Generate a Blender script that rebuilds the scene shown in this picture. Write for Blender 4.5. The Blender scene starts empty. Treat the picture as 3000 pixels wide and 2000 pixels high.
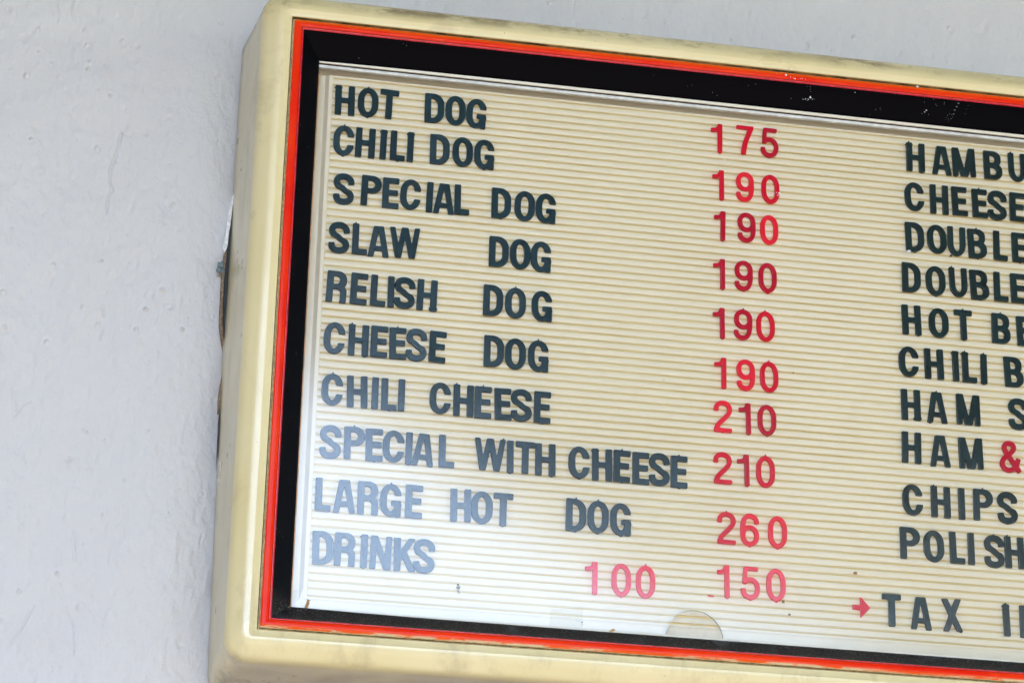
import bpy, bmesh, math, random
import numpy as np
from mathutils import Matrix, Vector

random.seed(7)
rng = np.random.default_rng(11)
C = bpy.context.scene.collection
scene = bpy.context.scene

# ---------------------------------------------------------------- camera
# metres; x right along the wall, y into the wall, z up; origin = top left corner of the orange trim
cam_d = bpy.data.cameras.new('camera')
cam = bpy.data.objects.new('camera', cam_d)
C.objects.link(cam)
r_ = Vector((0.98257977, -0.184822, 0.01943754)); u_ = Vector((-0.08932835, -0.37798921, 0.92149043)); f_ = Vector((0.16296452, 0.90717418, 0.38791439))
cam.matrix_world = Matrix(((r_.x, u_.x, -f_.x, -0.30481), (r_.y, u_.y, -f_.y, -3.64722), (r_.z, u_.z, -f_.z, -2.06386), (0, 0, 0, 1)))
cam_d.sensor_width = 36.0
cam_d.lens = 95.79
cam_d.clip_start = 0.05
cam_d.clip_end = 500.0
scene.camera = cam

# ---------------------------------------------------------------- sky, sun, exposure
SUN_EL, SUN_AZ = math.radians(52), math.radians(205)      # high, out in front of the wall, above the canopy
world = bpy.data.worlds.new('World')
scene.world = world
world.use_nodes = True
wn = world.node_tree.nodes
wl = world.node_tree.links
sky = wn.new('ShaderNodeTexSky')
sky.sky_type = 'NISHITA'
sky.sun_disc = False
sky.sun_elevation = SUN_EL
sky.sun_rotation = SUN_AZ
sky.air_density = 1.0
sky.dust_density = 1.0
sky.ozone_density = 1.0
wl.new(sky.outputs[0], wn['Background'].inputs[0])
wn['Background'].inputs[1].default_value = 0.15
sun_d = bpy.data.lights.new('sun', 'SUN')
sun_d.energy = 3.2
sun_d.angle = math.radians(0.5)
sun_d.color = (1.0, 0.95, 0.87)
sun = bpy.data.objects.new('sun', sun_d)
C.objects.link(sun)
# sky texture: rotation 0 = +y, growing clockwise seen from above
sdir = Vector((math.sin(SUN_AZ) * math.cos(SUN_EL), math.cos(SUN_AZ) * math.cos(SUN_EL), math.sin(SUN_EL)))
sun.rotation_euler = sdir.to_track_quat('Z', 'Y').to_euler()
vs = scene.view_settings
vs.view_transform = 'Standard'
vs.look = 'None'
vs.gamma = 1.0
vs.use_curve_mapping = False
vs.exposure = 3.08
cy = scene.cycles
cy.max_bounces = 10
cy.diffuse_bounces = 5
cy.transparent_max_bounces = 16
cy.use_denoising = True
cy.denoising_input_passes = 'RGB_ALBEDO_NORMAL'


# ---------------------------------------------------------------- helpers
def link_mesh(name, me, mats=(), parent=None, loc=(0, 0, 0)):
    o = bpy.data.objects.new(name, me)
    for m in (mats if isinstance(mats, (list, tuple)) else [mats]):
        if m is not None and len(me.materials) < len(mats if isinstance(mats, (list, tuple)) else [mats]):
            me.materials.append(m)
    C.objects.link(o)
    o.location = loc
    if parent is not None:
        o.parent = parent
    return o


def tag(o, label=None, cat=None, group=None, kind=None):
    if label: o['label'] = label
    if cat: o['category'] = cat
    if group: o['group'] = group
    if kind: o['kind'] = kind
    return o


def from_bm(bm, name='mesh', smooth=None):
    me = bpy.data.meshes.new(name)
    bm.to_mesh(me)
    bm.free()
    if smooth is not None:
        for p in me.polygons:
            p.use_smooth = True
        me.set_sharp_from_angle(angle=math.radians(smooth))
    return me


def box_mesh(x0, x1, y0, y1, z0, z1, bevel=0.0, name='mesh'):
    bm = bmesh.new()
    bmesh.ops.create_cube(bm, size=1.0)
    bmesh.ops.scale(bm, vec=(x1 - x0, y1 - y0, z1 - z0), verts=bm.verts)
    bmesh.ops.translate(bm, vec=((x0 + x1) / 2, (y0 + y1) / 2, (z0 + z1) / 2), verts=bm.verts)
    if bevel:
        bmesh.ops.bevel(bm, geom=bm.edges[:], offset=bevel, segments=2, affect='EDGES', profile=0.5)
    return from_bm(bm, name, 40 if bevel else None)


def prism_mesh(pts, y0, y1, name='mesh', jitter=0.0):
    # polygon in x,z pushed from y0 to y1
    bm = bmesh.new()
    a = [bm.verts.new((x + random.uniform(-jitter, jitter), y0, z + random.uniform(-jitter, jitter))) for x, z in pts]
    b = [bm.verts.new((v.co.x, y1, v.co.z)) for v in a]
    bm.faces.new(a)
    bm.faces.new(b[::-1])
    n = len(a)
    for i in range(n):
        bm.faces.new((a[i], b[i], b[(i + 1) % n], a[(i + 1) % n]))
    bmesh.ops.recalc_face_normals(bm, faces=bm.faces)
    return from_bm(bm, name)


class Mat:
    # small node-building helper
    def __init__(self, name, base=(0.5, 0.5, 0.5), rough=0.5, **kw):
        self.m = bpy.data.materials.new(name)
        self.m.use_nodes = True
        self.n = self.m.node_tree.nodes
        self.l = self.m.node_tree.links
        self.b = self.n['Principled BSDF']
        self.b.inputs['Base Color'].default_value = (*base, 1)
        self.b.inputs['Roughness'].default_value = rough
        for k, v in kw.items():
            self.b.inputs[k.replace('_', ' ')].default_value = v
        self._co = None

    def co(self):
        if self._co is None:
            self._co = self.n.new('ShaderNodeNewGeometry').outputs['Position']
        return self._co

    def mapped(self, scale):
        mp = self.n.new('ShaderNodeMapping')
        mp.inputs['Scale'].default_value = scale
        self.l.new(self.co(), mp.inputs[0])
        return mp.outputs[0]

    def noise(self, scale, detail=4, rough=0.55, stretch=None, dist=0.0):
        t = self.n.new('ShaderNodeTexNoise')
        t.inputs['Scale'].default_value = scale
        t.inputs['Detail'].default_value = detail
        t.inputs['Roughness'].default_value = rough
        t.inputs['Distortion'].default_value = dist
        self.l.new(self.mapped(stretch) if stretch else self.co(), t.inputs['Vector'])
        return t.outputs['Fac']

    def vor(self, scale, feature='F1', stretch=None):
        t = self.n.new('ShaderNodeTexVoronoi')
        t.feature = feature
        t.inputs['Scale'].default_value = scale
        self.l.new(self.mapped(stretch) if stretch else self.co(), t.inputs['Vector'])
        return t.outputs['Distance']

    def ramp(self, fac, a, b, lo=0.0, hi=1.0):
        t = self.n.new('ShaderNodeMapRange')
        t.inputs['From Min'].default_value = a
        t.inputs['From Max'].default_value = b
        t.inputs['To Min'].default_value = lo
        t.inputs['To Max'].default_value = hi
        t.interpolation_type = 'SMOOTHSTEP'
        self.l.new(fac, t.inputs['Value'])
        return t.outputs['Result']

    def math(self, op, a, b=None):
        t = self.n.new('ShaderNodeMath')
        t.operation = op
        for i, v in enumerate((a, b)):
            if v is None: continue
            if isinstance(v, (int, float)): t.inputs[i].default_value = v
            else: self.l.new(v, t.inputs[i])
        return t.outputs[0]

    def xyz(self):
        t = self.n.new('ShaderNodeSeparateXYZ')
        self.l.new(self.co(), t.inputs[0])
        return t.outputs

    def mix(self, fac, a, b):
        t = self.n.new('ShaderNodeMix')
        t.data_type = 'RGBA'
        for s, v in ((t.inputs[0], fac), (t.inputs[6], a), (t.inputs[7], b)):
            if isinstance(v, (int, float)): s.default_value = v
            elif isinstance(v, tuple): s.default_value = (*v, 1) if len(v) == 3 else v
            else: self.l.new(v, s)
        return t.outputs[2]

    def color(self, sock):
        self.l.new(sock, self.b.inputs['Base Color'])

    def rough(self, sock):
        self.l.new(sock, self.b.inputs['Roughness'])

    def bump(self, h, dist=0.001, strength=1.0):
        t = self.n.new('ShaderNodeBump')
        t.inputs['Distance'].default_value = dist
        t.inputs['Strength'].default_value = strength
        self.l.new(h, t.inputs['Height'])
        for s in ('Normal', 'Coat Normal'):
            self.l.new(t.outputs[0], self.b.inputs[s])
        return t


# ---------------------------------------------------------------- materials
def m_cream():
    M = Mat('cream_plastic', (0.62, 0.52, 0.31), 0.33, Coat_Weight=0.6, Coat_Roughness=0.17)
    big = M.noise(3.0, 3)
    base = M.mix(M.ramp(big, 0.3, 0.7), (0.71, 0.595, 0.31), (0.76, 0.65, 0.37))
    z = M.xyz()[2]
    x = M.xyz()[0]
    y = M.xyz()[1]
    # grime settled along the top edge, and underside grime deepened to paint in its shade
    topm = M.ramp(z, 0.012, 0.034)
    n1 = M.ramp(M.noise(24, 9, 0.75, (0.45, 1, 1.0)), 0.42, 0.60)
    n1b = M.ramp(M.noise(6.5, 3), 0.34, 0.56, 0.10, 1.0)
    g1 = M.math('MULTIPLY', M.math('MULTIPLY', topm, n1), n1b)
    edge = M.math('MULTIPLY', M.ramp(z, 0.032, 0.046), M.ramp(M.noise(18, 6, 0.7), 0.35, 0.65))
    botm = M.ramp(z, -1.007, -1.020)
    g2 = M.math('MULTIPLY', botm, M.ramp(M.noise(9, 6, 0.65, (0.6, 1, 1)), 0.25, 0.75, 0.5, 0.9))
    g = M.math('MAXIMUM', M.math('MULTIPLY', g1, 0.75), M.math('MULTIPLY', g2, 1.0))
    g = M.math('MAXIMUM', g, M.math('MULTIPLY', edge, 0.55))
    # corner rubs
    c1 = M.math('MULTIPLY', M.math('MULTIPLY', M.ramp(x, 0.012, -0.02), M.ramp(z, 0.0, 0.024)), M.ramp(M.noise(30, 8, 0.7), 0.38, 0.62))
    g = M.math('MAXIMUM', g, M.math('MULTIPLY', c1, 0.75))
    c3 = M.math('MULTIPLY', M.math('MULTIPLY', M.ramp(x, 0.03, -0.03), M.ramp(z, -0.995, -1.02)), M.ramp(M.noise(24, 8, 0.7), 0.42, 0.62))
    g = M.math('MAXIMUM', g, M.math('MULTIPLY', c3, 0.7))
    sm = M.math('MULTIPLY', M.ramp(M.noise(7, 7, 0.7, dist=0.6), 0.56, 0.72), 0.20)
    g = M.math('MAXIMUM', g, sm)
    ss = M.math('MULTIPLY', M.math('MULTIPLY', M.ramp(x, -0.040, -0.050), M.ramp(M.noise(22, 7, 0.7, (1, 1, 0.22)), 0.50, 0.70)), 0.30)
    g = M.math('MAXIMUM', g, ss)
    s2 = M.math('MULTIPLY', M.math('MULTIPLY', M.ramp(z, -0.70, -1.0), M.ramp(M.noise(12, 8, 0.7, (1, 1, 0.5)), 0.48, 0.68)), 0.28)
    g = M.math('MAXIMUM', g, s2)
    c = M.mix(g, base, (0.15, 0.09, 0.04))
    # scattered specks
    v = M.ramp(M.vor(75), 0.075, 0.045)
    pick = M.ramp(M.noise(40, 2), 0.60, 0.64)
    c = M.mix(M.math('MULTIPLY', M.math('MULTIPLY', v, pick), 0.8), c, (0.10, 0.06, 0.03))
    M.color(c)
    M.rough(M.ramp(M.noise(14, 5), 0.3, 0.75, 0.27, 0.44))
    M.bump(M.math('ADD', M.noise(500, 2), M.math('MULTIPLY', M.noise(22, 3), 3.0)), 0.00018, 0.5)
    return M.m


def m_orange():
    M = Mat('orange_red_paint', (0.75, 0.045, 0.01), 0.3, Specular_IOR_Level=0.06, Coat_Weight=0.13, Coat_Roughness=0.10)
    z = M.xyz()[2]
    base = M.mix(M.ramp(M.noise(8, 4), 0.35, 0.65), (0.74, 0.014, 0.003), (0.80, 0.038, 0.004))
    # blended toward orange on the top and bottom rails, most along the outer edge
    top = M.ramp(z, -0.011, -0.004)
    bot = M.ramp(z, -0.9595, -0.967)
    o = M.math('MAXIMUM', top, bot)
    base = M.mix(M.math('MULTIPLY', o, 0.75), base, (0.74, 0.13, 0.008))
    w = M.ramp(M.noise(60, 8, 0.75, (0.22, 1, 1.3)), 0.46, 0.54)
    wear = M.math('MULTIPLY', M.math('MULTIPLY', M.ramp(z, -0.9618, -0.9660), w), M.ramp(M.noise(4.3, 2, stretch=(1, 1, 0.1)), 0.36, 0.50))
    c = M.mix(wear, base, (0.62, 0.50, 0.30))
    w2 = M.math('MULTIPLY', M.ramp(M.noise(90, 7, 0.8, (0.7, 1, 0.7)), 0.62, 0.70), 0.6)
    c = M.mix(w2, c, (0.60, 0.30, 0.14))
    d = M.ramp(M.noise(180, 4, 0.7, (0.6, 1, 1)), 0.68, 0.74)
    c = M.mix(M.math('MULTIPLY', d, 0.6), c, (0.08, 0.01, 0.008))
    M.color(c)
    M.rough(M.ramp(M.noise(30, 5), 0.3, 0.7, 0.24, 0.42))
    M.bump(M.noise(260, 4, 0.6), 0.00015, 0.5)
    return M.m


def m_black():
    M = Mat('black_bezel_paint', (0.002, 0.002, 0.003), 0.45, Specular_IOR_Level=0.05)
    z = M.xyz()[2]
    y = M.xyz()[1]
    dust_veil = M.math('MULTIPLY', M.ramp(z, -0.90, -0.93), M.ramp(M.noise(380, 3, 0.7), 0.50, 0.70))
    c = M.mix(M.math('MULTIPLY', dust_veil, 0.42), (0.010, 0.009, 0.009), (0.26, 0.22, 0.20))
    c = M.mix(M.math('MULTIPLY', M.ramp(z, -0.90, -0.93), 1.0), (0.0015, 0.0015, 0.003), c)  # lower rail painted lighter than the others for light from above
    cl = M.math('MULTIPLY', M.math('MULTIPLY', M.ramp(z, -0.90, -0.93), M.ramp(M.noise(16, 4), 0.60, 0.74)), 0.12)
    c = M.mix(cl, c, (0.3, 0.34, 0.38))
    sp = M.math('MULTIPLY', M.ramp(M.vor(160), 0.10, 0.05), M.ramp(M.noise(60, 1), 0.62, 0.66))
    c = M.mix(M.math('MULTIPLY', sp, 0.55), c, (0.6, 0.6, 0.6))
    sc = M.math('MULTIPLY', M.ramp(M.noise(9, 9, 0.8, (2.2, 1, 0.7), 1.5), 0.68, 0.76), 0.05)
    c = M.mix(sc, c, (0.4, 0.4, 0.45))
    M.color(c)
    M.bump(M.noise(900, 2), 0.00015, 0.5)
    return M.m


def m_panel():
    M = Mat('letter_panel_plastic', (0.78, 0.72, 0.58), 0.38, Subsurface_Weight=0.0)
    c = M.mix(M.ramp(M.noise(2.2, 3), 0.3, 0.7), (0.79, 0.69, 0.515), (0.83, 0.73, 0.565))
    sp = M.math('MULTIPLY', M.ramp(M.vor(110), 0.06, 0.035), M.ramp(M.noise(30, 1), 0.62, 0.66))
    c = M.mix(M.math('MULTIPLY', sp, 0.6), c, (0.30, 0.24, 0.15))
    # darker mottled ellipse in the notch, painting in the missing pane haze
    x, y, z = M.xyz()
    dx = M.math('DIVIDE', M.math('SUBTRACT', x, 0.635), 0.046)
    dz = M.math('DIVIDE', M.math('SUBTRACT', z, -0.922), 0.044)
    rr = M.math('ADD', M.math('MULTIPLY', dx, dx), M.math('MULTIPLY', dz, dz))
    notch_dim = M.math('MULTIPLY', M.ramp(rr, 1.15, 0.75), M.ramp(M.noise(50, 5, 0.7), 0.3, 0.7, 0.55, 0.95))
    c = M.mix(M.math('MULTIPLY', notch_dim, 0.55), c, (0.42, 0.41, 0.34))
    M.color(c)
    M.bump(M.noise(40, 3), 0.0002, 0.3)
    return M.m


def m_groove():
    M = Mat('groove_grime', (0.36, 0.22, 0.07), 0.6)
    c = M.mix(M.ramp(M.noise(6, 5, 0.6, (1, 1, 3)), 0.3, 0.7), (0.60, 0.44, 0.15), (0.70, 0.55, 0.25))
    M.color(c)
    return M.m


def m_letter(name, base, rough):
    M = Mat(name, base, rough, Specular_IOR_Level=0.12, Coat_Weight=0.32, Coat_Roughness=0.13)
    c = M.mix(M.ramp(M.noise(12, 3), 0.3, 0.7), tuple(v * 0.85 for v in base), tuple(v * 1.2 for v in base))
    d = M.math('MULTIPLY', M.ramp(M.noise(420, 3, 0.7), 0.58, 0.75), 0.10)
    c = M.mix(d, c, (0.35, 0.40, 0.42))
    M.color(c)
    M.bump(M.noise(900, 2), 0.0001, 0.5)
    return M.m


def m_red(name, tint):
    # clear red acrylic: part of the light goes straight through, tinted
    M = Mat(name, tint, 0.22, Specular_IOR_Level=0.2, Coat_Weight=0.3, Coat_Roughness=0.08)
    nodes, links = M.n, M.l
    tr = nodes.new('ShaderNodeBsdfTransparent')
    tr.inputs[0].default_value = (1.0, 0.10, 0.13, 1)
    tl = nodes.new('ShaderNodeBsdfTranslucent')
    tl.inputs[0].default_value = (*tint, 1)
    m1 = nodes.new('ShaderNodeMixShader')
    m1.inputs[0].default_value = 0.12
    links.new(M.b.outputs[0], m1.inputs[1])
    links.new(tl.outputs[0], m1.inputs[2])
    m2 = nodes.new('ShaderNodeMixShader')
    m2.inputs[0].default_value = 0.38
    links.new(m1.outputs[0], m2.inputs[1])
    links.new(tr.outputs[0], m2.inputs[2])
    links.new(m2.outputs[0], nodes['Material Output'].inputs[0])
    M.bump(M.noise(60, 3), 0.0004, 0.4)
    return M.m


def m_pane():
    M = Mat('clear_acrylic_pane')
    nodes, links = M.n, M.l
    nodes.remove(M.b)
    tr = nodes.new('ShaderNodeBsdfTransparent')
    tr.inputs[0].default_value = (0.985, 0.99, 0.985, 1)
    gl = nodes.new('ShaderNodeBsdfGlossy')
    gl.inputs['Roughness'].default_value = PANE_ROUGH
    df = nodes.new('ShaderNodeBsdfDiffuse')
    df.inputs[0].default_value = (0.7, 0.7, 0.68, 1)
    fr = nodes.new('ShaderNodeFresnel')
    # thin sheet: same reflectance from both sides, never total internal reflection
    bf = nodes.new('ShaderNodeNewGeometry').outputs['Backfacing']
    links.new(M.ramp(bf, 0.0, 1.0, 1.49, 1 / 1.49), fr.inputs[0])
    fac = M.math('MULTIPLY', fr.outputs[0], 1.08)
    m1 = nodes.new('ShaderNodeMixShader')
    links.new(fac, m1.inputs[0])
    links.new(tr.outputs[0], m1.inputs[1])
    links.new(gl.outputs[0], m1.inputs[2])
    # dusty film, thickened toward the bottom to stand in for reflected haze
    dust_veil = M.math('MULTIPLY', M.ramp(M.noise(5, 7, 0.7), 0.35, 0.8, 0.5, 1.0), M.ramp(M.xyz()[2], -0.45, -0.93, 0.004, 0.045))
    m2 = nodes.new('ShaderNodeMixShader')
    links.new(dust_veil, m2.inputs[0])
    links.new(m1.outputs[0], m2.inputs[1])
    links.new(df.outputs[0], m2.inputs[2])
    links.new(m2.outputs[0], nodes['Material Output'].inputs[0])
    return M.m


def m_simple(name, base, rough=0.5, var=0.2, scale=30, bump=0.0, **kw):
    M = Mat(name, base, rough, **kw)
    c = M.mix(M.ramp(M.noise(scale, 5, 0.65), 0.3, 0.7), tuple(v * (1 - var) for v in base), tuple(min(1, v * (1 + var)) for v in base))
    M.color(c)
    if bump:
        M.bump(M.noise(scale * 4, 4), bump, 0.6)
    return M.m


def m_channel():
    M = Mat('aged_white_metal', (0.66, 0.62, 0.52), 0.4)
    st = M.ramp(M.noise(55, 8, 0.75, (0.35, 1, 2)), 0.55, 0.72)
    c = M.mix(M.math('MULTIPLY', st, 0.7), (0.70, 0.65, 0.53), (0.22, 0.13, 0.06))
    M.color(c)
    M.bump(M.noise(200, 4), 0.0001, 0.4)
    return M.m


def m_wall():
    M = Mat('painted_plaster', (0.70, 0.72, 0.76), 0.62)
    c = M.mix(M.ramp(M.noise(1.3, 4), 0.3, 0.7), (0.585, 0.57, 0.565), (0.62, 0.605, 0.60))
    c = M.mix(M.math('MULTIPLY', M.ramp(M.noise(38, 8, 0.75, (1, 1, 0.6)), 0.61, 0.70), 0.34), c, (0.40, 0.45, 0.49))
    M.color(c)
    h = M.math('ADD', M.math('MULTIPLY', M.noise(60, 5, 0.55, (1, 1, 0.55), 0.2), 1.6), M.math('MULTIPLY', M.noise(170, 2, 0.5), 0.4))
    M.bump(h, 0.0030, 0.7)
    return M.m


PANE_ROUGH = 0.11
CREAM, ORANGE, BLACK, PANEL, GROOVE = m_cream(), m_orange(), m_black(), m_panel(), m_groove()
NAVY = m_letter('slate_blue_plastic', (0.003, 0.025, 0.036), 0.36)
GREENISH = m_letter('green_black_plastic', (0.003, 0.019, 0.021), 0.40)
REDS = [m_red('red_acrylic', (0.86, 0.006, 0.045)), m_red('bright_red_acrylic', (1.0, 0.020, 0.060)), m_red('dark_red_acrylic', (0.66, 0.004, 0.045))]
PANE = m_pane()
CHANNEL = m_channel()
WALL = m_wall()
TAN = m_simple('tan_edge', (0.46, 0.26, 0.12), 0.5, 0.3, 60)
DARKGAP = m_simple('dark_gap_fill', (0.03, 0.02, 0.010), 0.8, 0.4, 80)  # dark colour for grimy joints and for painted-in gap shade
PAINTDROP = m_simple('white_paint_drop', (0.72, 0.74, 0.76), 0.45, 0.15, 60)
RESIN = m_simple('amber_resin', (0.30, 0.13, 0.02), 0.15, 0.3, 200, Coat_Weight=1.0)
STRAW = m_simple('dry_straw', (0.42, 0.23, 0.08), 0.6, 0.35, 120, 0.0003)
GAP_PLATE = m_simple('gap_shade_dark', (0.004, 0.010, 0.013), 0.6, 0.4, 60, 0.0005)
FIBRE = m_simple('torn_brown_board', (0.25, 0.17, 0.11), 0.85, 0.5, 220, 0.001)
CHIPPED = m_simple('chipped_white_plaster', (0.80, 0.80, 0.80), 0.7, 0.2, 150, 0.001)
LUMP = m_simple('grey_sealant', (0.16, 0.21, 0.23), 0.7, 0.3, 200, 0.001)

SOFFIT_COL = (0.035, 0.035, 0.034)
CANOPY_PTS = [(-8.0, .18), (-8.0, -5.0), (-0.2, -5.1), (0.8, -6.3), (2.6, -8.6), (12.0, -12.0), (12.0, .18)]
CANOPY_Z = 1.9
TREES = ([(x, -26 + 2 * math.sin(x * 1.7), -1.6 + .5 * math.sin(x), 2.9, 2.2, 4.3 + .6 * math.sin(2.3 * x)) for x in range(-14, 34, 4)]  # far row added to block low sky; taller right-hand trees inferred from green reflections
         + [(10.5, -21, 2.0, 3.4, 3.0, 5.2), (15.5, -20, 3.0, 3.8, 3.0, 6.5), (21, -19, 2.5, 3.8, 3.0, 6.5)], [1500] * 12 + [2600] * 3)

DARK_WORDS = [  # menu line, word, centre of each letter in mm on the board
    ('HOT DOG', 'HOT', [(90.7,-110.0), (126.8,-109.4), (159.3,-108.8)]),
    ('HOT DOG', 'DOG', [(229.9,-107.6), (262.9,-107.8), (295.1,-109.1)]),
    ('CHILI DOG', 'CHILI', [(91.9,-178.7), (125.1,-178.7), (153.0,-178.7), (175.3,-178.2), (194.8,-178.0)]),
    ('CHILI DOG', 'DOG', [(240.3,-177.2), (275.9,-177.6), (309.1,-178.0)]),
    ('SPECIAL DOG', 'SPECIAL', [(95.7,-260.2), (137.7,-258.5), (167.4,-259.2), (197.6,-258.4), (227.2,-259.5), (249.1,-259.9), (276.8,-258.5)]),
    ('SPECIAL DOG', 'DOG', [(337.8,-257.9), (374.1,-258.9), (406.7,-258.9)]),
    ('SLAW DOG', 'SLAW', [(92.2,-341.4), (123.7,-340.4), (151.9,-341.7), (192.1,-339.6)]),
    ('SLAW DOG', 'DOG', [(335.8,-339.4), (368.6,-340.0), (400.4,-341.0)]),
    ('RELISH DOG', 'RELISH', [(92.3,-421.8), (125.7,-421.8), (154.7,-421.9), (173.8,-421.7), (194.4,-421.7), (228.1,-421.9)]),
    ('RELISH DOG', 'DOG', [(328.9,-420.7), (363.0,-421.5), (403.1,-422.4)]),
    ('CHEESE DOG', 'CHEESE', [(92.4,-504.5), (128.1,-504.7), (159.3,-503.9), (187.1,-504.0), (214.9,-503.9), (246.8,-503.9)]),
    ('CHEESE DOG', 'DOG', [(331.8,-502.8), (364.4,-504.0), (398.8,-504.0)]),
    ('CHILI CHEESE', 'CHILI', [(92.8,-586.2), (129.6,-586.4), (156.3,-586.1), (177.1,-586.0), (195.5,-585.6)]),
    ('CHILI CHEESE', 'CHEESE', [(253.1,-585.2), (287.7,-585.7), (317.4,-585.8), (347.3,-585.8), (374.9,-585.1), (406.6,-585.5)]),
    ('SPECIAL WITH CHEESE', 'SPECIAL', [(94.0,-668.0), (129.2,-666.5), (158.2,-667.0), (186.4,-667.0), (209.4,-667.7), (230.5,-668.3), (265.2,-667.3)]),
    ('SPECIAL WITH CHEESE', 'WITH', [(329.6,-666.8), (359.8,-667.6), (382.3,-667.1), (412.1,-667.6)]),
    ('SPECIAL WITH CHEESE', 'CHEESE', [(463.0,-667.6), (497.6,-668.3), (527.8,-667.8), (556.6,-668.7), (584.6,-668.1), (614.7,-669.2)]),
    ('LARGE HOT DOG', 'LARGE', [(87.2,-749.2), (117.9,-749.8), (152.2,-749.4), (185.2,-749.9), (219.5,-749.0)]),
    ('LARGE HOT DOG', 'HOT', [(288.1,-749.1), (319.5,-750.0), (351.1,-750.1)]),
    ('LARGE HOT DOG', 'DOG', [(459.4,-749.7), (492.3,-750.0), (525.8,-750.9)]),
    ('DRINKS', 'DRINKS', [(90.6,-829.9), (122.2,-829.8), (149.9,-829.7), (174.1,-830.6), (209.2,-830.7), (237.0,-830.6)]),
    ('cut-off HAMBU', 'HAMBU', [(1002.8,-105.2), (1046.2,-105.9), (1083.2,-105.0), (1131.6,-105.1), (1172.6,-104.4)]),
    ('right CHEESE', 'CHEESE', [(998.1,-175.0), (1038.9,-175.5), (1072.9,-174.8), (1106.4,-174.9), (1135.2,-175.5), (1168.7,-174.9)]),
    ('upper DOUBLE', 'DOUBLE', [(996.3,-245.1), (1032.4,-245.2), (1064.7,-245.7), (1098.7,-245.8), (1137.0,-245.5), (1168.6,-245.4)]),
    ('lower DOUBLE', 'DOUBLE', [(988.0,-315.7), (1027.3,-317.2), (1064.5,-316.1), (1098.9,-316.7), (1134.2,-316.3), (1162.8,-316.3)]),
    ('HOT BE', 'HOT', [(985.2,-387.4), (1029.3,-388.3), (1069.4,-387.5)]),
    ('HOT BE', 'BE', [(1130.4,-387.9), (1169.0,-388.5)]),
    ('CHILI B', 'CHILI', [(978.0,-457.7), (1018.5,-457.9), (1053.5,-457.8), (1075.6,-458.2), (1099.1,-458.5)]),
    ('CHILI B', 'B', [(1147.3,-459.1)]),
    ('HAM S', 'HAM', [(978.7,-528.8), (1020.3,-529.6), (1070.4,-528.6)]),
    ('HAM S', 'S', [(1150.9,-528.4)]),
    ('HAM and ampersand', 'HAM', [(977.0,-598.4), (1022.4,-600.4), (1071.2,-599.6)]),
    ('CHIPS', 'CHIPS', [(975.4,-682.4), (1019.6,-682.1), (1052.8,-682.1), (1086.9,-681.3), (1125.1,-682.6)]),
    ('POLISH', 'POLISH', [(969.0,-751.5), (1005.9,-753.2), (1042.4,-752.7), (1064.5,-752.6), (1100.7,-753.8), (1132.3,-753.0)]),
    ('TAX', 'TAX', [(936.7,-857.9), (981.6,-859.5), (1029.7,-858.5)]),
    ('TAX', 'IN', [(1114.3,-859.8), (1150.6,-860.1)]),
]
RED_WORDS = [
    ('HOT DOG', '175', [(677.7,-107.8), (723.8,-106.3), (763.1,-106.4)]),
    ('CHILI DOG', '190', [(679.5,-188.9), (722.4,-187.8), (763.4,-187.6)]),
    ('SPECIAL DOG', '190', [(681.0,-258.6), (724.1,-257.4), (760.2,-257.8)]),
    ('SLAW DOG', '190', [(679.4,-340.7), (718.3,-339.8), (756.3,-339.8)]),
    ('RELISH DOG', '190', [(678.1,-422.7), (716.2,-421.8), (751.7,-421.3)]),
    ('CHEESE DOG', '190', [(679.6,-504.7), (719.3,-504.1), (755.8,-504.2)]),
    ('CHILI CHEESE', '210', [(682.8,-574.8), (716.8,-574.9), (751.2,-574.6)]),
    ('SPECIAL WITH CHEESE', '210', [(681.6,-657.2), (713.2,-657.6), (747.6,-657.4)]),
    ('LARGE HOT DOG', '260', [(686.3,-751.0), (721.8,-751.1), (764.3,-751.2)]),
    ('DRINKS', '100', [(482.8,-843.9), (527.6,-843.6), (563.8,-843.7)]),
    ('DRINKS', '150', [(680.6,-833.4), (721.1,-833.2), (760.4,-833.1)]),
    ('HAM and ampersand', '&', [(1134.4,-599.7)]),
    ('TAX', '>', [(890.0,-857.4)]),
]

# ---------------------------------------------------------------- the setting
X1 = 2.06                # right end of the orange trim
ZB = -0.97               # bottom of the orange trim


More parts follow.
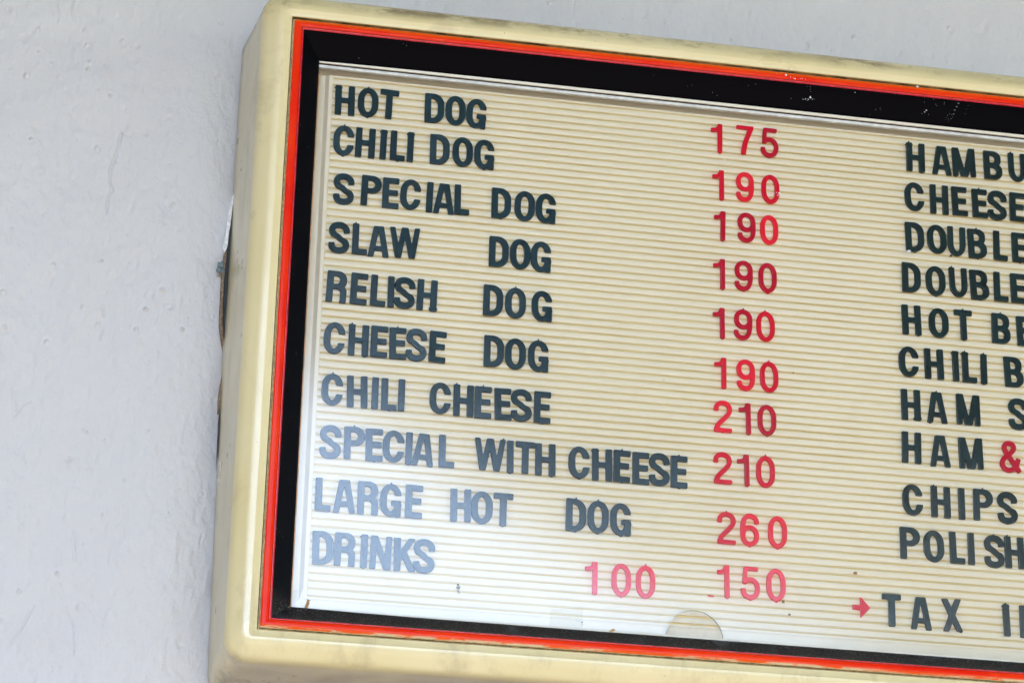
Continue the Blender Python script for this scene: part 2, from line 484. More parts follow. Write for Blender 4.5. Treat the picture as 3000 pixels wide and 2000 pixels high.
def wall_height(X, Z):
    def vnoise(sx, sz, seed):
        g = np.random.default_rng(seed).random((64, 64))
        u, v = (X / sx) % 64, (Z / sz) % 64
        i, j = np.floor(u).astype(int), np.floor(v).astype(int)
        fu, fv = u - i, v - j
        fu, fv = fu * fu * (3 - 2 * fu), fv * fv * (3 - 2 * fv)
        i1, j1 = (i + 1) % 64, (j + 1) % 64
        return (g[i % 64, j % 64] * (1 - fu) * (1 - fv) + g[i1, j % 64] * fu * (1 - fv) + g[i % 64, j1] * (1 - fu) * fv + g[i1, j1] * fu * fv) - 0.5
    h = 0.0060 * vnoise(.16, .22, 1) + 0.0050 * vnoise(.05, .07, 2) + 0.0020 * vnoise(.016, .022, 3) + 0.0014 * vnoise(.007, .012, 4) + 0.0004 * vnoise(.0035, .005, 5)
    # sags and drips of thick paint
    r = np.random.default_rng(5)
    for _ in range(60):
        x0, z0 = r.uniform(-.5, 1.5), r.uniform(-1.05, .30)
        L, w = r.uniform(.02, .07), r.uniform(.0012, .0022)
        xc = x0 + .003 * np.sin((Z - z0) * r.uniform(50, 120))
        m = np.exp(-((X - xc) / w) ** 2) * (1 / (1 + np.exp(-(Z - z0 + L) / .004))) * (1 / (1 + np.exp((Z - z0) / .004)))
        h -= r.choice([0.0020, -0.0018]) * m
    # pits and blisters
    for _ in range(170):
        x0, z0 = (r.uniform(-.46, -.06), r.uniform(-1.05, .08)) if r.random() < .72 else (r.uniform(0, 1.3), r.uniform(.02, .29))
        w = r.uniform(.0012, .0032)
        d = np.hypot(X - x0, (Z - z0) * .8)
        s = r.choice([1, -1, 1])
        h += s * r.uniform(.0016, .0032) * np.exp(-(d / w) ** 2) - .0010 * np.exp(-((d - 1.8 * w) / (.6 * w)) ** 2)
    # cracks
    for pts, dep in (([(-.240, -.135), (-.243, -.160), (-.247, -.178), (-.252, -.200), (-.2515, -.222), (-.246, -.234), (-.252, -.246), (-.2525, -.275)], .0020),
                     ([(-.240, -.135), (-.226, -.139), (-.222, -.132)], .0010),
                     ([(-.247, -.430), (-.243, -.446)], .0016), ([(-.245, -.467), (-.247, -.484)], .0013),
                     ([(-.262, -.790), (-.258, -.82), (-.255, -.835)], .0012),
                     ([(-.335, -.965), (-.318, -.93), (-.309, -.905)], .0014), ([(-.275, -.87), (-.262, -.91), (-.250, -.935), (-.247, -.975)], .0009),
                     ([(-.36, -.615), (-.352, -.60), (-.34, -.592)], .0014)):
        d = np.full(X.shape, 1.0)
        for (ax, az), (bx, bz) in zip(pts[:-1], pts[1:]):
            L2 = (bx - ax) ** 2 + (bz - az) ** 2
            t = np.clip(((X - ax) * (bx - ax) + (Z - az) * (bz - az)) / L2, 0, 1)
            d = np.minimum(d, np.hypot(X - ax - t * (bx - ax), Z - az - t * (bz - az)))
        h -= 2.2 * dep * np.exp(-(d / .0013) ** 2)
    # skim-coat ridge beside the sign
    h += 0.005 * np.exp(-((X + .145 + .015 * np.sin(Z * 5)) / .05) ** 2)
    # and the plaster falls away behind the cabinet
    t = np.clip((X + .125 + .012 * np.sin(Z * 4)) / .085, 0, 1)
    h -= 0.012 * t * t * (3 - 2 * t) * np.clip((0.09 - Z) / .16, 0, 1)
    return h


def build_wall():
    verts, faces, off = [], [], 0
    def patch(x0, x1, z0, z1, st):
        nonlocal off
        nx, nz = int(round((x1 - x0) / st)) + 1, int(round((z1 - z0) / st)) + 1
        xs, zs = np.linspace(x0, x1, nx), np.linspace(z0, z1, nz)
        X, Z = np.meshgrid(xs, zs, indexing='ij')
        fx = np.clip(np.minimum(X + .80, 1.60 - X) / .08, 0, 1) * np.clip(np.minimum(Z + 1.60, .60 - Z) / .08, 0, 1)
        Y = 0.180 - wall_height(X, Z) * fx
        verts.append(np.stack([X, Y, Z], -1).reshape(-1, 3))
        idx = (np.arange(nx * nz).reshape(nx, nz) + off)
        f = np.stack([idx[:-1, :-1], idx[1:, :-1], idx[1:, 1:], idx[:-1, 1:]], -1).reshape(-1, 4)
        faces.append(f)
        off += nx * nz
    patch(-.80, 0.0, -1.60, .60, .0016)
    patch(0.0, 1.60, -.10, .60, .0016)
    patch(0.0, 1.60, -1.60, -.10, .02)
    V = np.concatenate(verts)
    F = np.concatenate(faces)
    # flat wall all round the sculpted part
    ex = [(-9, -.8, -3.7, 3.4), (1.6, 12, -3.7, 3.4), (-.8, 1.6, .6, 3.4), (-.8, 1.6, -3.7, -1.6)]
    ev, ef = [], []
    for k, (a, b, c, d) in enumerate(ex):
        n = len(V) + 4 * k
        ev += [(a, .18, c), (b, .18, c), (b, .18, d), (a, .18, d)]
        ef.append((n, n + 1, n + 2, n + 3))
    V = np.concatenate([V, np.array(ev)])
    F = np.concatenate([F, np.array(ef)])
    me = bpy.data.meshes.new('wall')
    me.vertices.add(len(V))
    me.vertices.foreach_set('co', V.astype(np.float32).ravel())
    me.loops.add(F.size)
    me.loops.foreach_set('vertex_index', F.astype(np.int32).ravel())
    me.polygons.add(len(F))
    me.polygons.foreach_set('loop_start', np.arange(0, F.size, 4, dtype=np.int32))
    me.update(calc_edges=True)
    me.polygons.foreach_set('use_smooth', np.ones(len(F), dtype=bool))
    me.materials.append(WALL)
    o = bpy.data.objects.new('wall', me)
    C.objects.link(o)
    return tag(o, 'pale blue-grey painted plaster wall, lumpy and cracked, behind the sign', 'wall', kind='structure')


build_wall()

# ground under and in front of the wall, the drive-through canopy that shades it, and the partly added trees across the lot
ASPHALT = m_simple('worn_concrete', (0.17, 0.145, 0.115), 0.9, 0.25, 3)
tag(link_mesh('ground', prism_mesh([(0, 0), (1, 0), (1, 1), (0, 1)], 0, 1), ASPHALT), kind='structure')
gr = bpy.data.objects['ground']
gm = bpy.data.meshes.new('ground')
gm.from_pydata([(-150, -200, -3.7), (150, -200, -3.7), (150, .18, -3.7), (-150, .18, -3.7)], [], [(0, 1, 2, 3)])
gm.materials.append(ASPHALT)
gr.data = gm

SOFFIT = m_simple('soffit_paint', SOFFIT_COL, 0.8, 0.1, 2)
can = bpy.data.meshes.new('canopy')
cpts = CANOPY_PTS
zc0, zc1 = CANOPY_Z, CANOPY_Z + 0.35
n = len(cpts)
can.from_pydata([(x, y, zc0) for x, y in cpts] + [(x, y, zc1) for x, y in cpts], [], [tuple(range(n))[::-1], tuple(range(n, 2 * n))] + [(i, (i + 1) % n, n + (i + 1) % n, n + i) for i in range(n)])
tag(link_mesh('canopy', can, SOFFIT), kind='structure')

# unseen wall added to block sky from the left, and the partly added tree line
BRICKY = m_simple('sky_block_paint', (0.20, 0.18, 0.16), 0.85, 0.15, 3)
tag(link_mesh('sky_block_wall', box_mesh(-4.4, -4.1, -9.0, 0.17, -3.7, CANOPY_Z - .01), BRICKY), kind='structure')


def leaf_mass(spec, nleaf, seed):
    # thousands of leaf-sized faces spread through overlapping crowns
    r = np.random.default_rng(seed)
    P = []
    for (x, y, z, rx, ry, rz), n in zip(spec, nleaf):
        d = r.normal(size=(n, 3))
        d /= np.linalg.norm(d, axis=1)[:, None]
        rad = r.uniform(.55, 1.0, (n, 1)) ** .5 * (1 + .18 * np.sin(7 * d[:, :1] + 3 * d[:, 2:]) * np.cos(5 * d[:, 1:2]))
        P.append(d * rad * np.array([rx, ry, rz]) + np.array([x, y, z]))
    P = np.concatenate(P)
    n = len(P)
    a = r.normal(size=(n, 3)); a /= np.linalg.norm(a, axis=1)[:, None]
    b = np.cross(a, r.normal(size=(n, 3))); b /= np.linalg.norm(b, axis=1)[:, None]
    s = r.uniform(.16, .34, (n, 1))
    V = np.stack([P - a * s, P - b * s * .6, P + a * s, P + b * s * .6], 1).reshape(-1, 3)
    me = bpy.data.meshes.new('tree_line')
    me.from_pydata(V.tolist(), [], np.arange(4 * n).reshape(-1, 4).tolist())
    return me


LEAF = m_simple('foliage', (0.07, 0.11, 0.035), 0.7, 0.5, 2)
tag(link_mesh('tree_line', leaf_mass(*TREES, 3), LEAF), kind='stuff')


# ---------------------------------------------------------------- the sign cabinet
sign = bpy.data.objects.new('menu_sign', None)
C.objects.link(sign)
tag(sign, 'cream-framed wall menu board with orange-red trim, black bezel and ribbed letter panel', 'menu sign')
sign.empty_display_size = 0.1


def ring_pts(o, r, nc=6, sub=1):
    # rounded rectangle: trim rectangle pushed outward by o (inward if negative), corner radius r; counter-clockwise from top left
    x0, x1, z0, z1 = -o, X1 + o, ZB - o, o
    r = max(r, 1e-5)
    pts = []
    for cx_, cz_, a0 in ((x0 + r, z1 - r, 90), (x0 + r, z0 + r, 180), (x1 - r, z0 + r, 270), (x1 - r, z1 - r, 0)):
        for k in range(nc + 1):
            a = math.radians(a0 + 90 * k / nc)
            pts.append((cx_ + r * math.cos(a), cz_ + r * math.sin(a)))
    return pts


def loft(profile, nc=6, name='mesh', smooth=35, warp=None, matidx=None):
    # profile: list of (outset, y, corner radius)
    bm = bmesh.new()
    rings = []
    for o, y, r in profile:
        pts = ring_pts(o, r, nc)
        # subdivide the straight runs so they can be warped
        full = []
        m = len(pts)
        for i in range(m):
            a, b = pts[i], pts[(i + 1) % m]
            full.append(a)
            if (i + 1) % (nc + 1) == 0:
                for k in range(1, 12):
                    t = k / 12
                    full.append((a[0] + (b[0] - a[0]) * t, a[1] + (b[1] - a[1]) * t))
        if warp:
            full = [warp(p, o, y) for p in full]
        rings.append([bm.verts.new((p[0], y, p[1])) for p in full])
    for k, (ra, rb) in enumerate(zip(rings[:-1], rings[1:])):
        m = len(ra)
        for i in range(m):
            f = bm.faces.new((ra[i], ra[(i + 1) % m], rb[(i + 1) % m], rb[i]))
            if matidx: f.material_index = matidx[k]
    bmesh.ops.recalc_face_normals(bm, faces=bm.faces)
    return from_bm(bm, name, smooth)


def arc(o0, y0, o1, y1, n, r0, r1, kind='out'):
    out = []
    for k in range(n + 1):
        t = k / n
        a0 = math.radians(37)
        a = a0 + t * (math.pi / 2 - a0)
        out.append((o0 + (o1 - o0) * (math.sin(a) - math.sin(a0)) / (1 - math.sin(a0)), y0 + (y1 - y0) * (math.cos(a0) - math.cos(a)) / math.cos(a0), r0 + (r1 - r0) * t))
    return out


prof = [(0.0006, 0.016, .0010), (0.0006, 0.0016, .0010), (0.0012, 0.0004, .0012), (0.0022, 0.0, .0016),
        (0.0104, 0.0, .0060), (0.0109, -0.0005, .0062), (0.0116, -0.0007, .0064)]
prof += [(o, -0.0007 + 0.55 * (o - .0125) ** 2 / .029, o - .006 + .001) for o in np.linspace(.0125, .027, 9)]
prof += [(0.0310, 0.0055, .0250)]
prof += arc(0.0345, 0.0074, 0.0458, 0.0250, 8, .0275, .036)
prof += [(0.0475, 0.040, .037), (0.0530, 0.090, .039), (0.0600, 0.150, .042), (0.0625, 0.172, .043), (0.0615, 0.1745, .042), (0.0570, 0.1745, .040)]


def frame_warp(p, o, y):
    # the thin back of the moulding pulls in a little toward the bottom left, as it does in the real thing
    x, z = p
    if x < 0.05 and y > 0.02:
        t = max(0.0, min(1.0, (-z - .50) / .50))
        x += 0.009 * t * (y / .17)
    return (x, z)


link_mesh('outer_frame', loft(prof, 10, 'outer_frame', 50, frame_warp), CREAM, sign)

link_mesh('grimy_lip', loft([(0.0003, 0.0020, .001), (0.0003, 0.0150, .001)], 3), m_simple('brown_lip_grime', (0.30, 0.19, 0.08), 0.7, 0.85, 28), sign)
# grime packed in the joint, cream edge of the inner moulding, orange band, bead
link_mesh('joint_grime', loft([(0.0006, 0.0150, .001), (-0.0030, 0.0150, .001)], 3), DARKGAP, sign)
link_mesh('inner_moulding_edge', loft([(-0.0006, 0.0150, .0015), (-0.0006, 0.0078, .0015), (-0.0010, 0.0070, .0018), (-0.0018, 0.0070, .0020), (-0.0020, 0.0074, .0020), (-0.0023, 0.0074, .0022), (-0.0026, 0.0034, .0022), (-0.0034, 0.0026, .0026)], 4, smooth=30), m_simple('worn_cream_edge', (0.56, 0.42, 0.20), 0.45, 0.35, 140), sign)
link_mesh('orange_band', loft([(-0.0034, 0.0028, .0026), (-0.0038, 0.0022, .0026), (-0.0060, 0.0016, .0022), (-0.0100, 0.0014, .0016), (-0.0140, 0.0018, .0010), (-0.0150, 0.0024, .0008)], 5, smooth=50), ORANGE, sign)
link_mesh('dark_joint_line', loft([(-0.0150, 0.0024, .0008), (-0.0151, 0.0034, .0008), (-0.0154, 0.0034, .0008), (-0.0155, 0.0026, .0008)], 3), DARKGAP, sign)
link_mesh('red_bead', loft([(-0.0155, 0.0026, .0008), (-0.0159, 0.0022, .0007), (-0.0167, 0.0022, .0006), (-0.0176, 0.0034, .0005), (-0.0184, 0.0045, .0004)], 4, smooth=60), m_simple('red_bead_paint', (0.58, 0.012, 0.03), 0.25, 0.25, 90, 0, Coat_Weight=0.6, Coat_Roughness=0.08), sign)


def bez_warp(p, o, y):
    # the inner lip bows out a few millimetres away from the corners
    x, z = p
    t = max(0.0, min(1.0, (y - 0.004) / 0.031))
    dx = min(abs(x + o), abs(X1 + o - x))
    if z > -0.10: z += -0.0063 * t + 0.0035 * t * (1 - math.exp(-max(0, x) / 0.12)) * (1 if x < X1 / 2 else 1 - math.exp(-max(0, X1 - x) / 0.12))
    if z < -0.88: z -= 0.0045 * t * (1 - math.exp(-max(0, x) / 0.12))
    return (x, z)


bz = []
N_B = 7
for k in range(N_B + 1):
    t = k / N_B
    o = -0.0184 - (0.0472 - 0.0184) * t
    y = 0.0045 + (0.0350 - 0.0045) * (t ** 0.9)
    bz.append((o, y, .0006))
bz += [(-0.0476, 0.0362, .0006), (-0.0474, 0.0550, .0006)]
# four mitred rails, one per side
def bezel_rail(side):
    bm = bmesh.new()
    rings = []
    for o, y, r in bz:
        x0, x1, z0, z1 = -o, X1 + o, ZB - o, o
        a, b = {'top': ((x0, z1), (x1, z1)), 'bottom': ((x0, z0), (x1, z0)), 'left': ((x0, z0), (x0, z1)), 'right': ((x1, z0), (x1, z1))}[side]
        row = []
        for k in range(41):
            t = k / 40
            p = (a[0] + (b[0] - a[0]) * t, a[1] + (b[1] - a[1]) * t)
            row.append(bm.verts.new((lambda q: (q[0], y, q[1]))(bez_warp(p, o, y) if side in ('top', 'bottom') else p)))
        rings.append(row)
    for ra, rb in zip(rings[:-1], rings[1:]):
        for i in range(40):
            bm.faces.new((ra[i], ra[i + 1], rb[i + 1], rb[i]))
    bmesh.ops.recalc_face_normals(bm, faces=bm.faces)
    # make normals face the viewer side
    s = sum(f.normal.y for f in bm.faces)
    if s > 0: bmesh.ops.reverse_faces(bm, faces=bm.faces)
    return from_bm(bm, 'bezel_rail', 40)


for s in ('top', 'bottom', 'left', 'right'):
    link_mesh('bezel_rail', bezel_rail(s), BLACK, sign)

# sliding-pane channels round the opening
XR = X1 - 0.049
link_mesh('pane_channel', box_mesh(0.0440, XR, 0.0360, 0.0390, -0.0548, -0.0440, 0.0004), CHANNEL, sign)
link_mesh('pane_channel', box_mesh(0.0470, XR, 0.0392, 0.0455, -0.0612, -0.0566, 0.0005), m_simple('bare_aluminium', (0.62, 0.62, 0.60), 0.35, 0.15, 40), sign)
link_mesh('channel_shadow_gap', box_mesh(0.0470, XR, 0.0394, 0.0450, -0.0566, -0.0540), DARKGAP, sign)  # dark strip painted in for the shade between the channel lips
link_mesh('pane_channel', box_mesh(0.0440, 0.0492, 0.0361, 0.0400, -0.930, -0.0700, 0.0003), TAN, sign)
link_mesh('pane_channel', box_mesh(0.0440, XR, 0.0362, 0.0400, -0.945, -0.9240, 0.0004), CHANNEL, sign)
link_mesh('pane_channel', box_mesh(XR, XR + .005, 0.0361, 0.0400, -0.930, -0.0552, 0.0003), TAN, sign)

# ribbed panel: backing sheet, raised border, rails
PX0, PX1 = 0.0720, X1 - 0.072
PITCH, Z0 = 0.0116941, -0.0600131
gz = [Z0 - PITCH * k for k in range(1, 73)]
link_mesh('panel_backing', box_mesh(PX0 - .001, PX1 + .001, 0.0518, 0.0550, gz[-1] - .003, gz[0] + .003), GROOVE, sign)


def border_mesh():
    bm = bmesh.new()
    zt, zb = gz[0] + .0010, gz[-1] - .0010
    rings = []
    for o, y in ((0.0, 0.0518), (0.0, 0.0508), (0.0006, 0.0500), (0.0058, 0.0500), (0.0066, 0.0506), (0.0112, 0.0575), (0.0122, 0.0580), (0.0300, 0.0580), (0.0300, 0.0600)):
        kz = 0.55 if o > 0.0001 else 1
        yb = min(y, 0.0511) if o > 0 else y       # shallow step along the bottom
        rings.append([bm.verts.new(c) for c in ((PX0 - o, y, zt + o * kz), (PX0 - o, y, zb + .012), (PX0 - o, yb, zb - o * kz), (PX1 + o, yb, zb - o * kz), (PX1 + o, y, zb + .012), (PX1 + o, y, zt + o * kz))])
    for ra, rb in zip(rings[:-1], rings[1:]):
        for i in range(6):
            bm.faces.new((ra[i], ra[(i + 1) % 6], rb[(i + 1) % 6], rb[i]))
    bmesh.ops.recalc_face_normals(bm, faces=bm.faces)
    if sum(f.normal.y for f in bm.faces) > 0: bmesh.ops.reverse_faces(bm, faces=bm.faces)
    return from_bm(bm, 'panel_border')


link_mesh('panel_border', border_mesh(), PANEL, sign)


def rail_mesh():
    # one raised rail between two slots; soft shoulders
    bm = bmesh.new()
    h = (PITCH - 0.0029) / 2
    prof = [(-h, 0.0518), (-h, 0.0512), (-h + .0004, 0.0504), (-h + .0012, 0.0500), (0, 0.04985), (h - .0009, 0.0500), (h - .0003, 0.0503), (h, 0.0510), (h, 0.0518)]
    a = [bm.verts.new((PX0, y, z)) for z, y in prof]
    b = [bm.verts.new((PX1, y, z)) for z, y in prof]
    for i in range(len(prof) - 1):
        bm.faces.new((a[i], a[i + 1], b[i + 1], b[i]))
    bmesh.ops.recalc_face_normals(bm, faces=bm.faces)
    if sum(f.normal.y for f in bm.faces) > 0: bmesh.ops.reverse_faces(bm, faces=bm.faces)
    return from_bm(bm, 'rail', 30)


rm = rail_mesh()
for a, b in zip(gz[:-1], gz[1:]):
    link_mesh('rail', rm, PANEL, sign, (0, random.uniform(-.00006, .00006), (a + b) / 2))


# clear sliding pane with a half-round finger notch in its bottom edge
def pane_mesh():
    NX, NR, NZ = 0.6350, 0.0425, -0.9262
    y0, y1 = 0.0398, 0.0425
    z_b, z_t, xa, xb = -0.9262, -0.0560, 0.0470, XR
    k = 40
    arcp = [(NX + NR * math.cos(math.pi - math.pi * i / k), NZ + NR * math.sin(math.pi * i / k)) for i in range(k + 1)]
    bm = bmesh.new()
    fr = {}
    def v(x, z, y):
        key = (round(x, 6), round(z, 6), y)
        if key not in fr: fr[key] = bm.verts.new((x, y, z))
        return fr[key]
    for y in (y0, y1):
        loop = [v(xa, z_t, y), v(xa, z_b, y)] + [v(x, z, y) for x, z in arcp] + [v(xb, z_b, y), v(xb, z_t, y)]
        es = [bm.edges.new((loop[i], loop[(i + 1) % len(loop)])) for i in range(len(loop))]
        bmesh.ops.triangle_fill(bm, use_beauty=True, use_dissolve=False, edges=es)
    loop = [(xa, z_t), (xa, z_b)] + arcp + [(xb, z_b), (xb, z_t)]
    for i in range(len(loop)):
        a, b = loop[i], loop[(i + 1) % len(loop)]
        f = bm.faces.new((v(*a, y0), v(*b, y0), v(*b, y1), v(*a, y1)))
        f.material_index = 1
    bmesh.ops.recalc_face_normals(bm, faces=bm.faces)
    return from_bm(bm, 'sliding_pane')


PANE_EDGE = m_simple('pane_cut_edge', (0.20, 0.21, 0.15), 0.35, 0.2, 80)
po = link_mesh('sliding_pane', pane_mesh(), [PANE, PANE_EDGE], sign)
tag(po, 'clear sliding cover pane with a half-round finger notch')

# box behind: shadowed back of the cabinet so nothing shows through from the side
link_mesh('cabinet_back', box_mesh(-0.040, X1 + .040, 0.166, 0.1700, ZB - .040, 0.040), DARKGAP, sign)

# ---- what shows behind the left edge: dark plates painted in for the shaded gap, torn fibre rim, flaked plaster, grey lump
link_mesh('gap_shade_plate', prism_mesh([(-.050, -.225), (-.0605, -.250), (-.0655, -.300), (-.0668, -.360), (-.0660, -.430), (-.0625, -.470), (-.052, -.490)], .1640, .1980, jitter=.0003), GAP_PLATE, sign)
link_mesh('gap_shade_plate', prism_mesh([(-.050, -.520), (-.0585, -.540), (-.0612, -.600), (-.0598, -.650), (-.0560, -.700), (-.046, -.730)], .1640, .1980, jitter=.0003), GAP_PLATE, sign)
def strip(pts, w0, y0, y1):
    L = [(x, z) for x, z in pts]
    R = [(x + w, z) for (x, z), w in zip(pts, w0)]
    return L + R[::-1]
link_mesh('torn_fibre_rim', prism_mesh(strip([(-.0695, -.322), (-.0712, -.345), (-.0716, -.370), (-.0712, -.395), (-.0708, -.420), (-.0695, -.445), (-.0665, -.468), (-.0620, -.485)], [.004, .0048, .0045, .005, .0046, .0048, .0045, .002], 0, 0), .1690, .1960, jitter=.0006), FIBRE, sign)
link_mesh('torn_fibre_rim', prism_mesh(strip([(-.0590, -.515), (-.0625, -.540), (-.0635, -.565), (-.0638, -.585)], [.001, .003, .003, .002], 0, 0), .1690, .1960, jitter=.0005), FIBRE, sign)
link_mesh('flaked_plaster_edge', prism_mesh([(-.0590, -.218), (-.0632, -.236), (-.0678, -.270), (-.0706, -.300), (-.0728, -.322), (-.0695, -.330), (-.0660, -.318), (-.0640, -.285), (-.0618, -.250), (-.056, -.235)], .1640, .1960, jitter=.0006), CHIPPED, sign)


def lump_mesh(r, seed, sy=0.6, subdiv=3, rough=0.25):
    bm = bmesh.new()
    bmesh.ops.create_icosphere(bm, subdivisions=subdiv, radius=r)
    rr = random.Random(seed)
    for v in bm.verts:
        k = 1 + rr.uniform(-rough, rough) * 0.6
        v.co = Vector((v.co.x * k, v.co.y * sy * k, v.co.z * k))
    return from_bm(bm, 'lump', 30)


bm = bmesh.new()
for q, (x, z, s) in enumerate(((-.0745, -.350, .0058), (-.0765, -.357, .0045), (-.0700, -.358, .0048), (-.0720, -.3445, .0035), (-.0690, -.352, .0030))):
    m = bmesh.ops.create_cube(bm, size=s * 1.5)
    rot = Matrix.Rotation(0.4 * q, 3, 'Y') @ Matrix.Rotation(0.3 * q, 3, 'X')
    for v in m['verts']:
        v.co = rot @ v.co + Vector((x, .170 + .001 * q, z))
bmesh.ops.bevel(bm, geom=bm.edges[:], offset=.0008, segments=1, affect='EDGES')
link_mesh('sealant_lump', from_bm(bm), LUMP, sign)

# ---- paint splashes (one small mesh per splash), drops, scratches
def splash(name, spots, y, mat, parent=sign, flat=0.35):
    b = bmesh.new()
    for (x, z, r) in spots:
        yy = y(x, z) if callable(y) else y
        m = bmesh.ops.create_icosphere(b, subdivisions=2, radius=r)
        k1, k2 = random.uniform(.7, 1.3), random.uniform(.7, 1.3)
        for v in m['verts']:
            j = random.uniform(.85, 1.15)
            v.co = Vector((x + v.co.x * k1 * j, yy + v.co.y * flat, z + v.co.z * k2 * j))
    return link_mesh(name, from_bm(b, name, 60), mat, parent)


def bezel_y(x, z):
    # depth of the sloping top bezel face at height z
    t = max(0, min(1, (-0.0184 - z) / 0.0316))
    return 0.0045 + 0.0305 * t ** 0.9
SMEAR = m_simple('thin_paint_smear', (0.16, 0.17, 0.20), 0.6, 0.6, 300)
SMUDGE = m_simple('grey_smudge', (0.20, 0.23, 0.24), 0.7, 0.5, 300)
tm = Mat('clear_tape', (0.6, 0.6, 0.55), 0.35)
tt = tm.n.new('ShaderNodeBsdfTransparent')
tt.inputs[0].default_value = (0.992, 0.992, 0.985, 1)
tx = tm.n.new('ShaderNodeMixShader')
tx.inputs[0].default_value = 0.02
tm.l.new(tt.outputs[0], tx.inputs[1])
tm.l.new(tm.b.outputs[0], tx.inputs[2])
tm.l.new(tx.outputs[0], tm.n['Material Output'].inputs[0])
TAPE = tm.m
splash('paint_splash', [(0.7794, -0.0078, 0.0015), (0.7866, -0.0106, 0.0007), (0.7938, -0.0128, 0.0011), (0.7916, -0.0118, 0.0005), (0.8055, -0.0108, 0.0006), (0.8027, -0.0117, 0.0004), (0.8110, -0.0114, 0.0005), (0.7639, -0.0072, 0.0004), (0.7723, -0.0044, 0.0004)], 0.0014, PAINTDROP, flat=0.4)
splash('paint_splash', [(0.9947, -0.0030, 0.0019), (0.9964, -0.0034, 0.0014)], 0.0014, PAINTDROP, flat=0.5)
splash('paint_splash', [(0.7775, 0.0020, 0.0008), (0.7814, 0.0031, 0.0010), (0.7853, 0.0005, 0.0007), (0.7886, 0.0028, 0.0009), (0.7942, 0.0028, 0.0008), (0.7914, 0.0019, 0.0006)], -0.0002, PAINTDROP, flat=0.5)
splash('paint_splash', [(0.8237, -0.0331, 0.0016), (0.8234, -0.0319, 0.0013), (0.8210, -0.0353, 0.0008), (0.8165, -0.0353, 0.0009), (0.8127, -0.0360, 0.0007), (0.8275, -0.0348, 0.0006), (0.8225, -0.0263, 0.0005), (0.8212, -0.0236, 0.0005), (0.8154, -0.0209, 0.0004), (0.8202, -0.0202, 0.0005), (0.8302, -0.0342, 0.0004), (0.8203, -0.0370, 0.0005)], bezel_y, PAINTDROP, flat=0.3)
splash('paint_splash', [(0.8939, -0.0216, 0.0009), (0.8777, -0.0164, 0.0008), (0.8805, -0.0149, 0.0007), (0.8769, -0.0194, 0.0005)], bezel_y, PAINTDROP, flat=0.25)
splash('paint_splash', [(1.0149, -0.0332, 0.0010), (1.0127, -0.0355, 0.0008), (1.0088, -0.0378, 0.0005), (1.0090, -0.0243, 0.0005), (1.0071, -0.0187, 0.0004), (1.0226, -0.0194, 0.0005)], bezel_y, PAINTDROP, flat=0.3)
splash('paint_splash', [(1.0510, -0.0366, 0.0009), (1.0539, -0.0347, 0.0009), (1.0580, -0.0352, 0.0010), (1.0599, -0.0380, 0.0009), (1.0577, -0.0402, 0.0008), (1.0533, -0.0410, 0.0007), (1.0496, -0.0396, 0.0007), (1.0491, -0.0422, 0.0005), (1.0545, -0.0434, 0.0006)], bezel_y, SMEAR, flat=0.2)
splash('paint_smear', [(1.0609, -0.0292, 0.0018), (1.0630, -0.0250, 0.0020), (1.0645, -0.0209, 0.0016), (1.0605, -0.0338, 0.0014), (1.0636, -0.0178, 0.0010), (1.0416, -0.0219, 0.0010), (1.0278, -0.0249, 0.0009), (1.0300, -0.0263, 0.0008), (1.0417, -0.0238, 0.0007), (1.0811, -0.0228, 0.0010), (1.0801, -0.0269, 0.0007), (1.0794, -0.0323, 0.0007), (1.0831, -0.0219, 0.0006)], bezel_y, SMEAR, flat=0.06)
splash('paint_splash', [(0.8199, -0.1139, 0.0012), (0.8155, -0.1126, 0.0008), (0.8078, -0.1081, 0.0005), (0.8009, -0.1191, 0.0006), (0.7920, -0.1213, 0.0009), (0.7854, -0.1190, 0.0008), (0.7832, -0.1181, 0.0006), (0.7976, -0.1194, 0.0005)], 0.0398, PAINTDROP, flat=0.25)
splash('paint_splash', [(0.6889, -0.1478, 0.0009), (0.6862, -0.1475, 0.0005)], 0.0398, PAINTDROP, flat=0.3)
splash('paint_splash', [(0.9839, -0.2740, 0.0023), (0.9805, -0.2744, 0.0018), (0.9750, -0.2756, 0.0011), (0.9705, -0.2749, 0.0010), (0.9661, -0.2741, 0.0008), (0.9617, -0.2734, 0.0006)], 0.0398, PAINTDROP, flat=0.3)
splash('paint_splash', [(0.7365, -0.2370, 0.0016), (0.7408, -0.2377, 0.0015), (0.7327, -0.2362, 0.0012), (0.7239, -0.2348, 0.0009), (0.7272, -0.2350, 0.0008), (0.7367, -0.2246, 0.0005), (0.7449, -0.2226, 0.0006), (0.7476, -0.2240, 0.0008), (0.7377, -0.2269, 0.0005)], 0.0398, PAINTDROP, flat=0.2)
splash('paint_splash', [(0.7756, -0.1963, 0.0015), (0.7733, -0.2001, 0.0009), (0.7712, -0.1956, 0.0007)], 0.0398, PAINTDROP, flat=0.25)
splash('paint_splash', [(0.9863, -0.0964, 0.0008), (0.9897, -0.0948, 0.0008), (0.9748, -0.1025, 0.0008)], 0.0398, SMEAR, flat=0.2)
splash('paint_splash', [(0.8801, -0.9457, 0.0011), (0.8790, -0.9463, 0.0008)], 0.02, PAINTDROP, flat=0.5)
splash('resin_drop', [(0.8801, -0.8076, 0.0027)], 0.0398, RESIN, flat=0.5)
splash('resin_drop', [(0.7690, -0.8598, 0.0026)], 0.0398, RESIN, flat=0.5)
splash('resin_drop', [(0.7779, -0.8789, 0.0022)], 0.0398, RESIN, flat=0.5)
splash('resin_drop', [(0.7917, -0.4968, 0.0015)], 0.0398, RESIN, flat=0.5)
splash('grime_speck', [(0.5902, -0.5269, 0.0008)], 0.0398, RESIN, flat=0.5)
